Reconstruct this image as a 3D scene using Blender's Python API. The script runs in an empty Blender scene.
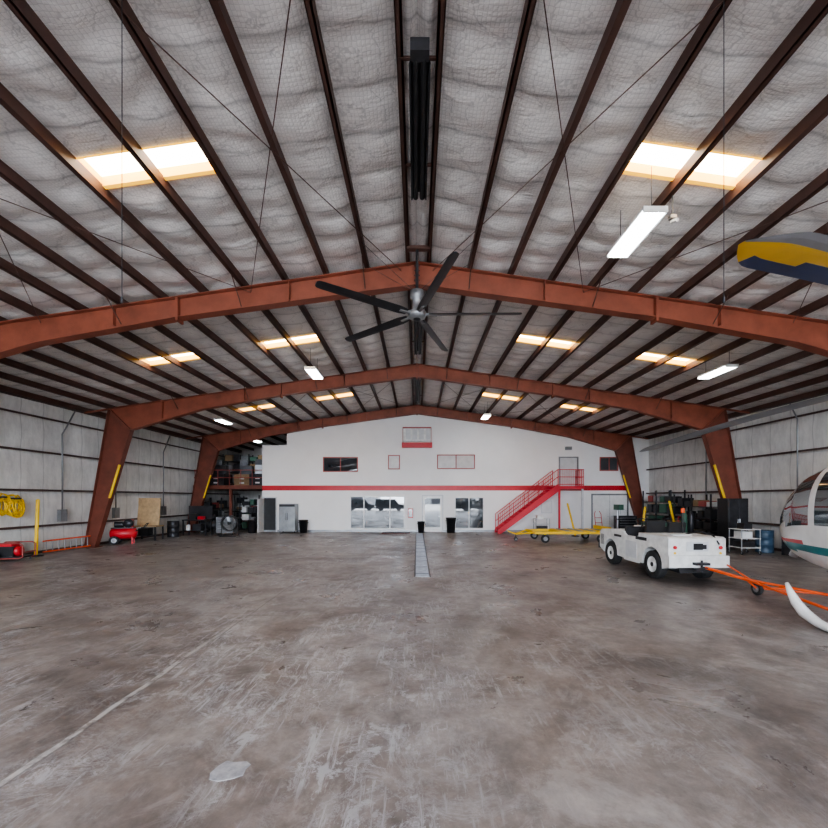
import bpy, bmesh, math, random
from mathutils import Vector, Matrix, noise
random.seed(7)
SC=bpy.context.scene
PI=math.pi
EYE=2.17
# ------------------------------------------------------------ materials
def nodes(name):
    m=bpy.data.materials.new(name); m.use_nodes=True
    nt=m.node_tree; b=nt.nodes['Principled BSDF']
    return m,nt,b
def N(nt,t,**k):
    n=nt.nodes.new(t)
    for a,v in k.items(): setattr(n,a,v)
    return n
def ramp(nt,fac,stops):
    r=nt.nodes.new('ShaderNodeValToRGB')
    e=r.color_ramp.elements
    while len(e)<len(stops): e.new(.5)
    for i,(p,c) in enumerate(stops):
        e[i].position=p; e[i].color=(c[0],c[1],c[2],1) if not isinstance(c,(int,float)) else (c,c,c,1)
    nt.links.new(fac,r.inputs[0]); return r.outputs[0]
def noi(nt,co,scale,detail=4,rough=.5,dist=0):
    n=N(nt,'ShaderNodeTexNoise'); n.inputs['Scale'].default_value=scale
    n.inputs['Detail'].default_value=detail; n.inputs['Roughness'].default_value=rough
    n.inputs['Distortion'].default_value=dist
    nt.links.new(co,n.inputs['Vector']); return n.outputs['Fac']
def mapping(nt,co,rot,scale):
    n=N(nt,'ShaderNodeMapping'); n.inputs['Rotation'].default_value=(0,0,rot); n.inputs['Scale'].default_value=scale
    nt.links.new(co,n.inputs['Vector']); return n.outputs[0]
def mth(nt,op,a,b=None,c=None):
    n=N(nt,'ShaderNodeMath',operation=op)
    for i,v in enumerate((a,b,c)):
        if v is None: continue
        if isinstance(v,(int,float)): n.inputs[i].default_value=v
        else: nt.links.new(v,n.inputs[i])
    return n.outputs[0]
def mixc(nt,fac,a,b,mode='MIX'):
    n=N(nt,'ShaderNodeMix',data_type='RGBA',blend_type=mode)
    for s,v in ((n.inputs[0],fac),(n.inputs[6],a),(n.inputs[7],b)):
        if isinstance(v,(int,float)): s.default_value=v
        elif isinstance(v,tuple): s.default_value=(v[0],v[1],v[2],1)
        else: nt.links.new(v,s)
    return n.outputs[2]
def geo(nt):
    return N(nt,'ShaderNodeNewGeometry').outputs['Position']
def M(name,col,rough=.5,metal=0,var=.15,scale=3,bump=0,bscale=20,emit=0):
    m,nt,b=nodes(name)
    co=geo(nt)
    f=noi(nt,co,scale,6,.6)
    lo=tuple(c*(1-var) for c in col); hi=tuple(min(1,c*(1+var)) for c in col)
    c=ramp(nt,f,[(.3,lo),(.7,hi)])
    nt.links.new(c,b.inputs['Base Color'])
    b.inputs['Roughness'].default_value=rough; b.inputs['Metallic'].default_value=metal
    if bump:
        bp=N(nt,'ShaderNodeBump'); bp.inputs['Strength'].default_value=bump; bp.inputs['Distance'].default_value=.02
        nt.links.new(noi(nt,co,bscale,4),bp.inputs['Height']); nt.links.new(bp.outputs[0],b.inputs['Normal'])
    if emit:
        b.inputs['Emission Color'].default_value=(col[0],col[1],col[2],1); b.inputs['Emission Strength'].default_value=emit
    return m
def floor_mat():
    m,nt,b=nodes('stained_concrete'); co=geo(nt); L=nt.links
    n1=noi(nt,co,.33,8,.62,.6)
    base=ramp(nt,n1,[(.34,(.105,.086,.080)),(.46,(.178,.150,.138)),(.56,(.245,.218,.208)),(.68,(.165,.143,.137))])
    n2=noi(nt,co,2.2,12,.72,.3)
    base=mixc(nt,.85,base,ramp(nt,n2,[(.33,.62),(.5,1.0),(.66,1.4)]),'MULTIPLY')
    n3=noi(nt,co,.7,5,.6,.6)
    base=mixc(nt,ramp(nt,n3,[(.28,.6),(.44,0)]),base,(.075,.064,.061))
    n6=noi(nt,co,11,8,.75)
    base=mixc(nt,.6,base,ramp(nt,n6,[(.35,.8),(.65,1.2)]),'MULTIPLY')
    sx=N(nt,'ShaderNodeSeparateXYZ'); L.new(co,sx.inputs[0])
    X,Y=sx.outputs[0],sx.outputs[1]
    left=ramp(nt,mth(nt,'MULTIPLY_ADD',X,-.10,.5),[(.2,.3),(.55,1)])
    mk=ramp(nt,noi(nt,co,.6,5,.6,.6),[(.42,.05),(.54,1)])
    sc=ramp(nt,noi(nt,co,1.3,15,.78,1.4),[(.475,0),(.5,1),(.525,0)])
    scr=ramp(nt,noi(nt,mapping(nt,co,.5,(7,.9,1)),1.6,12,.75,.4),[(.545,0),(.60,1)])
    scr2=ramp(nt,noi(nt,mapping(nt,co,-.9,(9,1.1,1)),1.3,12,.75,.3),[(.56,0),(.62,1)])
    fl=ramp(nt,noi(nt,co,3.6,14,.82,.4),[(.54,0),(.575,1)])
    al=mth(nt,'MAXIMUM',mth(nt,'MAXIMUM',mth(nt,'MULTIPLY',sc,.7),fl),mth(nt,'MAXIMUM',scr,scr2))
    al=mth(nt,'MULTIPLY',mth(nt,'MULTIPLY',al,mk),mth(nt,'MULTIPLY',left,.66))
    base=mixc(nt,al,base,(.46,.46,.49))
    pw=ramp(nt,noi(nt,co,1.1,10,.72,.8),[(.55,0),(.62,.4)])
    base=mixc(nt,pw,base,(.36,.335,.325))
    wob=mth(nt,'MULTIPLY_ADD',noi(nt,co,1.2,4),.10,-.05)
    def joint(c,p,w,per=None):
        v=mth(nt,'ADD',mth(nt,'SUBTRACT',c,p),wob)
        if per: v=mth(nt,'SUBTRACT',mth(nt,'MODULO',mth(nt,'ADD',v,per*20.5),per),per*.5)
        return mth(nt,'LESS_THAN',mth(nt,'ABSOLUTE',v),w)
    j1=joint(X,-3.15,.035)
    fade=ramp(nt,mth(nt,'MULTIPLY',Y,.1),[(.45,1),(.75,.15)])
    base=mixc(nt,mth(nt,'MULTIPLY',mth(nt,'MULTIPLY',j1,fade),ramp(nt,noi(nt,co,5,8,.7),[(.40,.1),(.52,.8)])),base,(.50,.49,.48))
    j0=joint(X,-3.12,.010)
    j2=mth(nt,'MAXIMUM',j0,joint(Y,1.2,.008,6.1))
    base=mixc(nt,mth(nt,'MULTIPLY',j2,.5),base,(.05,.042,.04))
    L.new(base,b.inputs['Base Color'])
    rr=ramp(nt,noi(nt,co,.8,8,.65,.4),[(.35,.25),(.7,.55)])
    L.new(rr,b.inputs['Roughness'])
    bp=N(nt,'ShaderNodeBump'); bp.inputs['Strength'].default_value=.22; bp.inputs['Distance'].default_value=.01
    L.new(noi(nt,co,9,8,.7),bp.inputs['Height']); L.new(bp.outputs[0],b.inputs['Normal'])
    return m
def insul_mat():
    m,nt,b=nodes('insulation_facing'); co=geo(nt); L=nt.links
    n1=noi(nt,co,.8,6,.6)
    base=ramp(nt,n1,[(.3,(.72,.69,.665)),(.7,(.92,.895,.87))])
    v=N(nt,'ShaderNodeTexVoronoi',feature='DISTANCE_TO_EDGE'); v.inputs['Scale'].default_value=17; v.inputs['Randomness'].default_value=.25
    L.new(co,v.inputs['Vector'])
    w=ramp(nt,v.outputs['Distance'],[(.02,.68),(.07,1)])
    base=mixc(nt,.75,base,w,'MULTIPLY')
    sx=N(nt,'ShaderNodeSeparateXYZ'); L.new(co,sx.inputs[0])
    y=mth(nt,'ADD',sx.outputs[1],mth(nt,'MULTIPLY_ADD',noi(nt,co,.9,3),.35,-.17))
    d=mth(nt,'ABSOLUTE',mth(nt,'SUBTRACT',mth(nt,'MODULO',mth(nt,'ADD',y,76.),.76),.38))
    base=mixc(nt,.8,base,ramp(nt,d,[(.0,.55),(.04,.92),(.10,1)]),'MULTIPLY')
    L.new(base,b.inputs['Base Color']); b.inputs['Roughness'].default_value=.40
    bp=N(nt,'ShaderNodeBump'); bp.inputs['Strength'].default_value=.4; bp.inputs['Distance'].default_value=.015
    L.new(v.outputs['Distance'],bp.inputs['Height'])
    bp2=N(nt,'ShaderNodeBump'); bp2.inputs['Strength'].default_value=.6; bp2.inputs['Distance'].default_value=.06
    L.new(noi(nt,mapping(nt,co,0,(.7,1.6,1)),2.6,4,.55,.5),bp2.inputs['Height']); L.new(bp.outputs[0],bp2.inputs['Normal'])
    L.new(bp2.outputs[0],b.inputs['Normal'])
    return m
def wallside_mat():
    m,nt,b=nodes('wall_liner'); co=geo(nt); L=nt.links
    base=ramp(nt,noi(nt,co,.7,7,.6),[(.3,(.66,.65,.62)),(.7,(.86,.85,.82))])
    sx=N(nt,'ShaderNodeSeparateXYZ'); L.new(co,sx.inputs[0])
    d=mth(nt,'ABSOLUTE',mth(nt,'SUBTRACT',mth(nt,'MODULO',mth(nt,'ADD',sx.outputs[1],90.),.9),.45))
    base=mixc(nt,.6,base,ramp(nt,d,[(.0,.5),(.03,1)]),'MULTIPLY')
    base=mixc(nt,.5,base,ramp(nt,noi(nt,mapping(nt,co,0,(1,1,.35)),5,8,.7),[(.35,.78),(.6,1.1)]),'MULTIPLY')
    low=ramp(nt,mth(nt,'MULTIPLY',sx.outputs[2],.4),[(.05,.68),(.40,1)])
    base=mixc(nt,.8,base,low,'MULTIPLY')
    L.new(base,b.inputs['Base Color']); b.inputs['Roughness'].default_value=.55
    bp=N(nt,'ShaderNodeBump'); bp.inputs['Strength'].default_value=.6; bp.inputs['Distance'].default_value=.04
    L.new(noi(nt,co,2.5,5,.6,.6),bp.inputs['Height']); L.new(bp.outputs[0],b.inputs['Normal'])
    return m
FLOOR=floor_mat(); INS=insul_mat(); LINER=wallside_mat()
APRON=M('apron_concrete',(.50,.48,.45),.7,0,.12,.5)
FRAME=M('red_oxide_steel',(.27,.080,.046),.5,0,.28,2,.1)
FRAME2=M('red_oxide_steel_dark',(.18,.054,.034),.5,0,.25,2)
PURL=M('purlin_primer',(.095,.046,.036),.5,0,.3,2)
GIRT=M('girt_primer',(.09,.055,.048),.55,0,.3,2)
WHITEW=M('painted_drywall',(.87,.86,.85),.6,0,.04,.6)
RED=M('red_paint',(.55,.02,.03),.4,0,.1)
REDS=M('stair_red',(.60,.03,.05),.4,0,.1)
REDF=M('red_window_trim',(.33,.07,.06),.5)
BLACK=M('black_plastic',(.018,.018,.02),.45,0,.3)
DARK=M('dark_metal',(.04,.04,.045),.4,.4,.3)
GREY=M('grey_metal',(.30,.31,.32),.4,.6,.15)
LGREY=M('light_grey_paint',(.62,.63,.64),.45,0,.1)
STEEL=M('stainless',(.55,.56,.58),.28,.9,.1)
WHITE=M('white_gloss_paint',(.80,.80,.79),.3,0,.08,4)
OFFW=M('aged_white_paint',(.74,.74,.72),.4,0,.16,5)
TIRE=M('rubber_tire',(.02,.02,.021),.75,0,.3,8,.3)
YEL=M('safety_yellow',(.85,.55,.02),.42,0,.12)
YEL2=M('blade_yellow',(.80,.47,.02),.35,0,.08)
ORANGE=M('orange_red_paint',(.75,.10,.02),.45,0,.15)
BLUE=M('drum_blue',(.04,.08,.13),.4,0,.2)
NAVY=M('blade_navy',(.02,.04,.13),.35,0,.2)
TEAL=M('teal_stripe',(.02,.20,.22),.3)
BLADE=M('blade_grey',(.20,.20,.21),.4,0,.15)
WOOD=M('plywood',(.52,.36,.20),.6,0,.2,6)
CARD=M('cardboard',(.30,.20,.11),.7,0,.2,4)
GREEN=M('machine_green',(.05,.13,.09),.5)
GALV=M('galvanised_grate',(.32,.34,.38),.45,.3,.3,6)
PATCH=M('concrete_patch',(.33,.33,.35),.6,0,.3,12)
CURB=M('skylight_curb_yellow_glow',(.95,.50,.04),.5,0,.1,3,emit=1.3)  # yellow curb; emission puts the skylight's glow into the material
def emis(name,col,s):
    m,nt,b=nodes(name); b.inputs['Base Color'].default_value=(*col,1)
    b.inputs['Emission Strength'].default_value=s
    nt.links.new(ramp(nt,noi(nt,geo(nt),2,3),[(.3,tuple(c*.9 for c in col)),(.7,col)]),b.inputs['Emission Color'])
    return m
SKYL=emis('skylight_fibreglass',(1,.92,.76),14)
TUBE=emis('fluorescent_tube',(.93,.97,1),22)
def glass(name,col,rough=.04):
    m,nt,b=nodes(name); b.inputs['Roughness'].default_value=rough
    nt.links.new(ramp(nt,noi(nt,geo(nt),1.3,3),[(.3,tuple(c*.6 for c in col)),(.7,col)]),b.inputs['Base Color'])
    b.inputs['IOR'].default_value=1.7; b.inputs['Coat Weight'].default_value=1; b.inputs['Coat Roughness'].default_value=.02
    return m
GLASS=glass('dark_glass',(.05,.06,.07),.02); CANOPY=glass('canopy_glass',(.035,.05,.055))
FROST=M('blind_glass',(.55,.52,.50),.3,0,.1)
# ------------------------------------------------------------ mesh builder
class MB:
    def __init__(s,name):
        s.name=name; s.v=[]; s.f=[]; s.mi=[]; s.sm=[]; s.mats=[]; s.T=Matrix.Identity(4)
    def m(s,mat):
        if mat not in s.mats: s.mats.append(mat)
        return s.mats.index(mat)
    def poly(s,vs,fs,mat,smooth=False):
        o=len(s.v); s.v+=[s.T@Vector(p) for p in vs]
        i=s.m(mat)
        for f in fs: s.f.append([o+k for k in f]); s.mi.append(i); s.sm.append(smooth)
    def box(s,c,d,mat,rot=None):
        R=rot.to_3x3() if rot is not None else Matrix.Identity(3)
        h=[x/2 for x in d]; c=Vector(c)
        vs=[c+R@Vector((sx*h[0],sy*h[1],sz*h[2])) for sx in(-1,1) for sy in(-1,1) for sz in(-1,1)]
        s.poly(vs,[(0,1,3,2),(4,6,7,5),(0,4,5,1),(2,3,7,6),(0,2,6,4),(1,5,7,3)],mat)
    def bb(s,a,b,mat):
        s.box([(a[i]+b[i])/2 for i in range(3)],[abs(b[i]-a[i]) for i in range(3)],mat)
    def lathe(s,o,ax,prof,mat,seg=24,smooth=True):
        o=Vector(o); ax=Vector(ax).normalized()
        u=ax.orthogonal().normalized(); w=ax.cross(u)
        vs=[];n=len(prof)
        for k in range(seg):
            a=2*PI*k/seg; d=u*math.cos(a)+w*math.sin(a)
            for (h,r) in prof: vs.append(o+ax*h+d*r)
        fs=[(k*n+j,((k+1)%seg)*n+j,((k+1)%seg)*n+j+1,k*n+j+1) for k in range(seg) for j in range(n-1)]
        s.poly(vs,fs,mat,smooth)
    def cyl(s,a,b,r,mat,r2=None,seg=14):
        a=Vector(a);b=Vector(b);L=(b-a).length
        if r2 is None:r2=r
        s.lathe(a,b-a,[(0,r),(L,r2)],mat,seg)
        s.lathe(a,b-a,[(0,0),(0,r)],mat,seg,False); s.lathe(a,b-a,[(L,r2),(L,0)],mat,seg,False)
    def tube(s,pts,r,mat,seg=8,closed=False):
        pts=[Vector(p) for p in pts]; n=len(pts); vs=[]
        up=None
        R=r if isinstance(r,(list,tuple)) else [r]*n
        for i,p in enumerate(pts):
            if closed: t=pts[(i+1)%n]-pts[i-1]
            else: t=(pts[min(i+1,n-1)]-pts[max(i-1,0)])
            t.normalize()
            if up is None: up=t.orthogonal().normalized()
            up=(up-t*up.dot(t)).normalized(); w=t.cross(up)
            for k in range(seg):
                a=2*PI*k/seg; vs.append(p+(up*math.cos(a)+w*math.sin(a))*R[i])
        fs=[]
        for i in range(n if closed else n-1):
            j=(i+1)%n
            for k in range(seg):
                k2=(k+1)%seg; fs.append((i*seg+k,i*seg+k2,j*seg+k2,j*seg+k))
        if not closed: fs+= [tuple(range(seg))[::-1],tuple((n-1)*seg+k for k in range(seg))]
        s.poly(vs,fs,mat,True)
    def extr(s,pts,d0,d1,mat,axis='x'):
        n=len(pts)
        def P(p,d):
            return (d,p[0],p[1]) if axis=='x' else ((p[0],d,p[1]) if axis=='y' else (p[0],p[1],d))
        vs=[P(p,d0) for p in pts]+[P(p,d1) for p in pts]
        fs=[tuple(range(n)),tuple(range(2*n-1,n-1,-1))]+[(i,i+n,(i+1)%n+n,(i+1)%n) for i in range(n)]
        s.poly(vs,fs,mat)
    def wheel(s,c,ax,r,w,rim=None):
        h=w/2; 
        s.lathe(c,ax,[(-h*.8,r*.55),(-h,r*.62),(-h,r*.88),(-h*.75,r*.98),(0,r),(h*.75,r*.98),(h,r*.88),(h,r*.62),(h*.8,r*.55)],TIRE,28)
        s.lathe(c,ax,[(-h*.7,0),(-h*.85,r*.15),(-h*.5,r*.2),(-h*.5,r*.45),(-h*.85,r*.56),(h*.85,r*.56),(h*.5,r*.45),(h*.5,r*.2),(h*.85,r*.15),(h*.7,0)],rim or OFFW,20)
    def finish(s,bevel=0,fix=True):
        me=bpy.data.meshes.new(s.name)
        vs=s.v
        mn=[min(v[i] for v in vs) for i in range(3)]; mx=[max(v[i] for v in vs) for i in range(3)]
        o=Vector(((mn[0]+mx[0])/2,(mn[1]+mx[1])/2,mn[2]))
        me.from_pydata([v-o for v in vs],[],s.f)
        for mt in s.mats: me.materials.append(mt)
        me.polygons.foreach_set('material_index',s.mi); me.polygons.foreach_set('use_smooth',s.sm)
        me.update()
        if fix:
            bm=bmesh.new(); bm.from_mesh(me); bmesh.ops.recalc_face_normals(bm,faces=bm.faces); bm.to_mesh(me); bm.free()
        ob=bpy.data.objects.new(s.name,me); ob.location=o
        SC.collection.objects.link(ob)
        if bevel:
            b=ob.modifiers.new('bevel','BEVEL'); b.width=bevel; b.segments=2; b.limit_method='ANGLE'; b.angle_limit=math.radians(40)
        return ob
def RZ(a): return Matrix.Rotation(a,4,'Z')
def RX(a): return Matrix.Rotation(a,4,'X')
def RY(a): return Matrix.Rotation(a,4,'Y')
# ------------------------------------------------------------ shell
W=14.9; Y0=-12.8; Y1=33.0; SL=.145
def zp(x): return 8.07-SL*abs(x)      # purlin underside
b=MB('floor')
b.poly([(-W-.2,Y0,0),(W+.2,Y0,0),(W+.2,Y1+.2,0),(-W-.2,Y1+.2,0)],[(0,1,2,3)],FLOOR)
b.finish(fix=False)
b=MB('ground_apron')
b.poly([(-90,-110,-.01),(90,-110,-.01),(90,Y0,-.01),(-90,Y0,-.01)],[(0,1,2,3)],APRON)
b.finish(fix=False)
b=MB('concrete_floor_patch')
pp=[(-1.60,3.05),(-1.52,3.03),(-1.42,3.06),(-1.36,3.10),(-1.37,3.17),(-1.35,3.22),(-1.40,3.26),(-1.5,3.25),(-1.57,3.27),(-1.61,3.2),(-1.63,3.12)]
b.extr(pp,.0,.003,PATCH,'z'); b.finish()
purls=[0.27+1.03*n for n in range(15)]
purlsL=[0.20+1.03*n for n in range(15)]
sky=[]; SKL=.52
for ys in (-1.3,6.2,13.5,20.95):
    for sd in(-1,1):
        sky.append((sd,3,5,ys,ys+SKL)); sky.append((sd,7,9,ys,ys+SKL))
def xr(sd,i): return (purls if sd>0 else purlsL)[i]
b=MB('ceiling')
NS=8
skyY=sorted(set(q[3] for q in sky))
for sd in(-1,1):
    ps=[0]+(purls if sd>0 else purlsL)+[W+.02]
    xs=[];fr=[]
    for i in range(len(ps)-1):
        for k in range(NS):
            xs.append(ps[i]+(ps[i+1]-ps[i])*k/NS); fr.append((i,k/NS,ps[i+1]-ps[i]))
    xs.append(ps[-1]); fr.append((len(ps)-2,1.0,.5))
    ys=[]; y=Y0
    while y<1.5: ys.append(y); y+=.5
    while y<Y1: ys.append(y); y+=.08
    ys.append(Y1)
    for s0 in skyY:
        for e in(s0,s0+SKL):
            k=min(range(len(ys)),key=lambda i:abs(ys[i]-e)); ys[k]=e
    nx=len(xs); vs=[]
    for y in ys:
        for x,(i,t,w) in zip(xs,fr):
            bell=math.sin(PI*t)
            for q in sky:
                if q[0]==sd and xr(sd,q[1])-.01<x<xr(sd,q[2])+.01:
                    dd=max(q[3]-y,y-q[4],0); bell*=min(1,dd/.45)
            nn=noise.noise(Vector((i*7.3+sd*40,y*.9,0)))
            ph=y/.76+.45*noise.noise(Vector((x*.8,y*.4,5)))+ .21*i
            pl=abs(math.sin(PI*ph))
            z=zp(x)+.205-bell*(.02+.085*pl*(.7+.6*nn))-.016*noise.noise(Vector((x*3,y*3,sd)))*bell
            vs.append((sd*x,y,z))
    fs=[]
    for j in range(len(ys)-1):
        yc=(ys[j]+ys[j+1])/2
        for k in range(nx-1):
            xc=(xs[k]+xs[k+1])/2
            if any(q[0]==sd and xr(sd,q[1])<xc<xr(sd,q[2]) and q[3]<yc<q[4] for q in sky): continue
            fs.append((j*nx+k,j*nx+k+1,(j+1)*nx+k+1,(j+1)*nx+k))
    b.poly(vs,fs,INS,True)
for sd in(-1,1):
    b.poly([(0,Y0,8.55),(sd*(W+.3),Y0,8.55-SL*(W+.3)),(sd*(W+.3),Y1,8.55-SL*(W+.3)),(0,Y1,8.55)],[(0,1,2,3)],LGREY)
b.finish(fix=False)
for q in sky:
    sd=q[0]; xa,xb=xr(sd,q[1])*sd,xr(sd,q[2])*sd
    b=MB('skylight')
    t=lambda x:zp(x)+.33
    lo=lambda x:zp(x)+.17
    a0,a1=q[3],q[4]
    b.poly([(xa,a0,t(xa)),(xb,a0,t(xb)),(xb,a1,t(xb)),(xa,a1,t(xa))],[(0,1,2,3)],SKYL)
    c=[(xa,a0),(xb,a0),(xb,a1),(xa,a1)]
    for i in range(4):
        p,r=c[i],c[(i+1)%4]
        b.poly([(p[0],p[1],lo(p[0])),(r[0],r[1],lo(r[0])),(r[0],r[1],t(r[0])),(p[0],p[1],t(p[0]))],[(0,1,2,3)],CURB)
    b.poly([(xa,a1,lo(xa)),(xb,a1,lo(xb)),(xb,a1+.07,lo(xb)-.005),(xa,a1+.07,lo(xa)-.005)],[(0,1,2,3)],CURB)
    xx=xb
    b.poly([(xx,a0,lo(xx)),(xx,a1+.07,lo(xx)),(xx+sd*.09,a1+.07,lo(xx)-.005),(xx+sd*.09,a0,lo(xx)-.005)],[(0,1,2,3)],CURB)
    b.finish(fix=False)
b=MB('roof_purlins')
for sd,pl in((-1,purlsL),(1,purls)):
    for x in pl:
        z=zp(x)
        b.bb((sd*x-.014,Y0,z+.004),(sd*x+.014,Y1,z+.2),PURL)
        b.bb((sd*x-.02*sd,Y0,z+.004),(sd*x+.075*sd,Y1,z+.018),PURL)
        b.bb((sd*x+.06*sd,Y0,z+.004),(sd*x+.075*sd,Y1,z+.03),PURL)
b.finish()
for sd,nm in((-1,'wall_left'),(1,'wall_right')):
    b=MB(nm)
    gz=[0,1.1,2.5,4.0,5.35,6.15]
    zs=[];
    for i in range(5):
        for k in range(5): zs.append((gz[i]+(gz[i+1]-gz[i])*k/5,math.sin(PI*k/5)))
    zs.append((6.15,0))
    ys=[Y0+i*.225 for i in range(int((Y1-Y0)/.225)+1)]+[Y1]
    vs=[]
    for y in ys:
        for z,bl in zs:
            pv=abs(math.sin(PI*y/.9))
            vs.append((sd*(W-.01-.05*bl*(.3+.7*pv)*(1+.6*noise.noise(Vector((y,z,sd*9)))) ),y,z))
    n=len(zs)
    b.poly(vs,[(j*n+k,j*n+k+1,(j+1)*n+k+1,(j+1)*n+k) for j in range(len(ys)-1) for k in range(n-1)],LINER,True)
    b.bb((sd*W,Y0,0),(sd*(W+.15),Y1,6.3),LGREY)
    b.finish(fix=False)
    b=MB('trim_1' if sd<0 else 'trim_2')   # girts
    for z in gz[1:5]:
        b.bb((sd*(W-.20),Y0,z-.008),(sd*(W-.0),Y1,z+.008),GIRT)
        b.bb((sd*(W-.20),Y0,z-.065),(sd*(W-.185),Y1,z+.01),GIRT)
    b.bb((sd*(W-.12),Y0,0),(sd*(W-.02),Y1,.1),GIRT)
    b.bb((sd*(W-.24),Y0,5.93),(sd*(W-.02),Y1,6.0),GIRT)
    b.finish()
def frame(y):
    b=MB('steel_portal_frame')
    FW=.26
    for sd in(-1,1):
        top=[(0,zp(0)),(6,zp(6)),(9.5,zp(9.5)),(13.55,zp(13.55))]
        bot=[(0,zp(0)-.55),(6,zp(6)-.50),(9.5,zp(9.5)-.62),(12.6,zp(12.6)-1.07)]
        for i in range(3):
            pts=[top[i],top[i+1],bot[i+1],bot[i]]
            b.extr([(sd*p[0],p[1]) for p in pts],y-.008,y+.008,FRAME,'y')
        def plate(p,q,th=.022,w=FW,mat=FRAME):
            p=Vector((sd*p[0],y,p[1])); q=Vector((sd*q[0],y,q[1])); d=q-p; L=d.length
            ang=math.atan2(d.z,d.x)
            b.box((p+q)/2,(L+.01,w,th),mat,RY(-ang))
        for i in range(3): plate(top[i],top[i+1]); plate(bot[i],bot[i+1])
        o0,o1=(14.62,0),(13.55,zp(13.55)); i0,i1=(14.17,0),bot[3]
        b.extr([(sd*p[0],p[1]) for p in (o0,o1,i1,i0)],y-.008,y+.008,FRAME2,'y')
        plate(o0,o1,mat=FRAME2); plate(i0,i1,mat=FRAME2)
        plate(o1,i1,.02)
        plate((13.55,zp(13.55)),(14.68,zp(14.68)-.01),.06,.1)
        b.bb((sd*14.05,y-.2,0),(sd*14.7,y+.2,.03),FRAME2)
        for x in(3.2,6.0,7.6,11.2):
            zt=zp(x); zb=zt-(.5 if x<8 else .8)+.0
            b.bb((sd*x-.01,y-FW/2+.01,zb+.03),(sd*x+.01,y+FW/2-.01,zt-.01),FRAME)
        for x in (6.0,):
            b.bb((sd*x-.03,y-FW/2,zp(x)-.60),(sd*x+.03,y+FW/2,zp(x)-.0),FRAME)
        p=Vector((i0[0],0,i0[1])); q=Vector((i1[0],0,i1[1]))
        a=p.lerp(q,.42); c=p.lerp(q,.70)
        a=Vector((sd*(a.x-.05),y-.16,a.z)); c=Vector((sd*(c.x-.05),y-.16,c.z))
        b.cyl(a,c,.05,YEL)
    b.bb((-.04,y-FW/2-.01,zp(0)-.62),(.04,y+FW/2+.01,zp(0)-.0),FRAME)
    for dz in(.08,.2,.32,.44,.56):
        for dy in(-.08,.08):
            b.cyl((-.07,y+dy,zp(0)-dz),(.07,y+dy,zp(0)-dz),.014,DARK,seg=6)
    for sd in(-1,1):
        for x in(1.3,4.39,7.4,10.5):
            for s2 in(-1,1):
                b.cyl((sd*x,y+s2*.1,zp(x)-.48),(sd*x,y+s2*.62,zp(x)+.02),.014,PURL,seg=6)
    b.finish()
for y in(-12.6,-5.2,2.4,10.0,17.5,25.15): frame(y)
b=MB('roof_cross_bracing')
for (ya,yb) in((2.4,10.0),(17.5,25.1)):
    for sd in(-1,1):
        for (x0,x1) in((.4,4.2),(4.2,9.5)):
            for (p,q) in(((x0,ya),(x1,yb)),((x1,ya),(x0,yb))):
                b.cyl((sd*p[0],p[1],zp(p[0])-.10),(sd*q[0],q[1],zp(q[0])-.10),.008,PURL,seg=6)
b.finish()
# ------------------------------------------------------------ office (back) wall
YB=25.40
def XW(p): return (p-417)/15.6
def ZW(p): return EYE+(498-p)/15.6
b=MB('wall_back')
xl=-9.93; xl2=-8.35
b.extr([(xl,0),(14.88,0),(14.88,zp(14.88)+.1),(0,zp(0)+.1),(xl2,zp(xl2)+.1),(xl2,5.55),(xl,5.55)],YB,YB+.2,WHITEW,'y')
b.finish()
b=MB('wall_office_side'); b.bb((xl,YB+.2,0),(xl+.2,Y1,5.5),WHITEW); b.finish()
b=MB('wall_rear'); b.bb((-W,Y1,0),(W,Y1+.2,8.3),LINER); b.finish()
b=MB('trim_3'); b.bb((xl,YB-.012,ZW(490.5)),(14.3,YB,ZW(485.5)),RED); b.finish()
b=MB('trim_4'); b.bb((xl,YB-.02,0),(14.2,YB,.12),GREY); b.finish()
cnt=[0]
def window(x0,x1,y0,y1,fr,gl,mull=(),hm=()):
    cnt[0]+=1
    b=MB('window_%d'%cnt[0])
    a,c,z0,z1=XW(x0),XW(x1),ZW(y1),ZW(y0); t=.06
    b.bb((a,YB-.015,z0),(c,YB-.001,z1),gl)
    for (p,q) in(((a-t,z0-t),(c+t,z0)),((a-t,z1),(c+t,z1+t)),((a-t,z0),(a,z1)),((c,z0),(c+t,z1))):
        b.bb((p[0],YB-.05,p[1]),(q[0],YB-.001,q[1]),fr)
    for mx in mull:
        x=XW(mx); b.bb((x-.03,YB-.045,z0),(x+.03,YB-.002,z1),fr)
    for my in hm:
        z=ZW(my); b.bb((a,YB-.045,z-.03),(c,YB-.002,z+.03),fr)
    return b
b=window(324,357,458,471,REDF,GLASS,(340.5,));b.finish()
b=window(389,399,456,468.5,REDF,FROST);b.finish()
b=window(438,474,455.5,468,REDF,FROST,(456,));b.finish()
b=window(600.5,617,458,470,REDF,GLASS,(609,));b.finish()
b=window(351,404,497,528,WHITE,GLASS,(364,390));b.finish()
b=window(455.5,483,498,528,WHITE,GLASS,(469,));b.finish()
b=MB('wall_vent_hood')
b.bb((XW(403),YB-.25,ZW(442)),(XW(431),YB,ZW(428)),OFFW)
b.bb((XW(402),YB-.30,ZW(448)),(XW(432),YB,ZW(443)),RED)
for k in range(4): b.bb((XW(406)+k*.42,YB-.265,ZW(440)),(XW(406)+k*.42+.3,YB-.25,ZW(430)),LGREY)
b.bb((XW(403)-.02,YB-.26,ZW(429)),(XW(431)+.02,YB,ZW(427.6)),REDF)
for xx in(403,431): b.bb((XW(xx)-.02,YB-.26,ZW(443)),(XW(xx)+.02,YB,ZW(428)),REDF)
b.finish(.01)
dc=[0]
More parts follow.
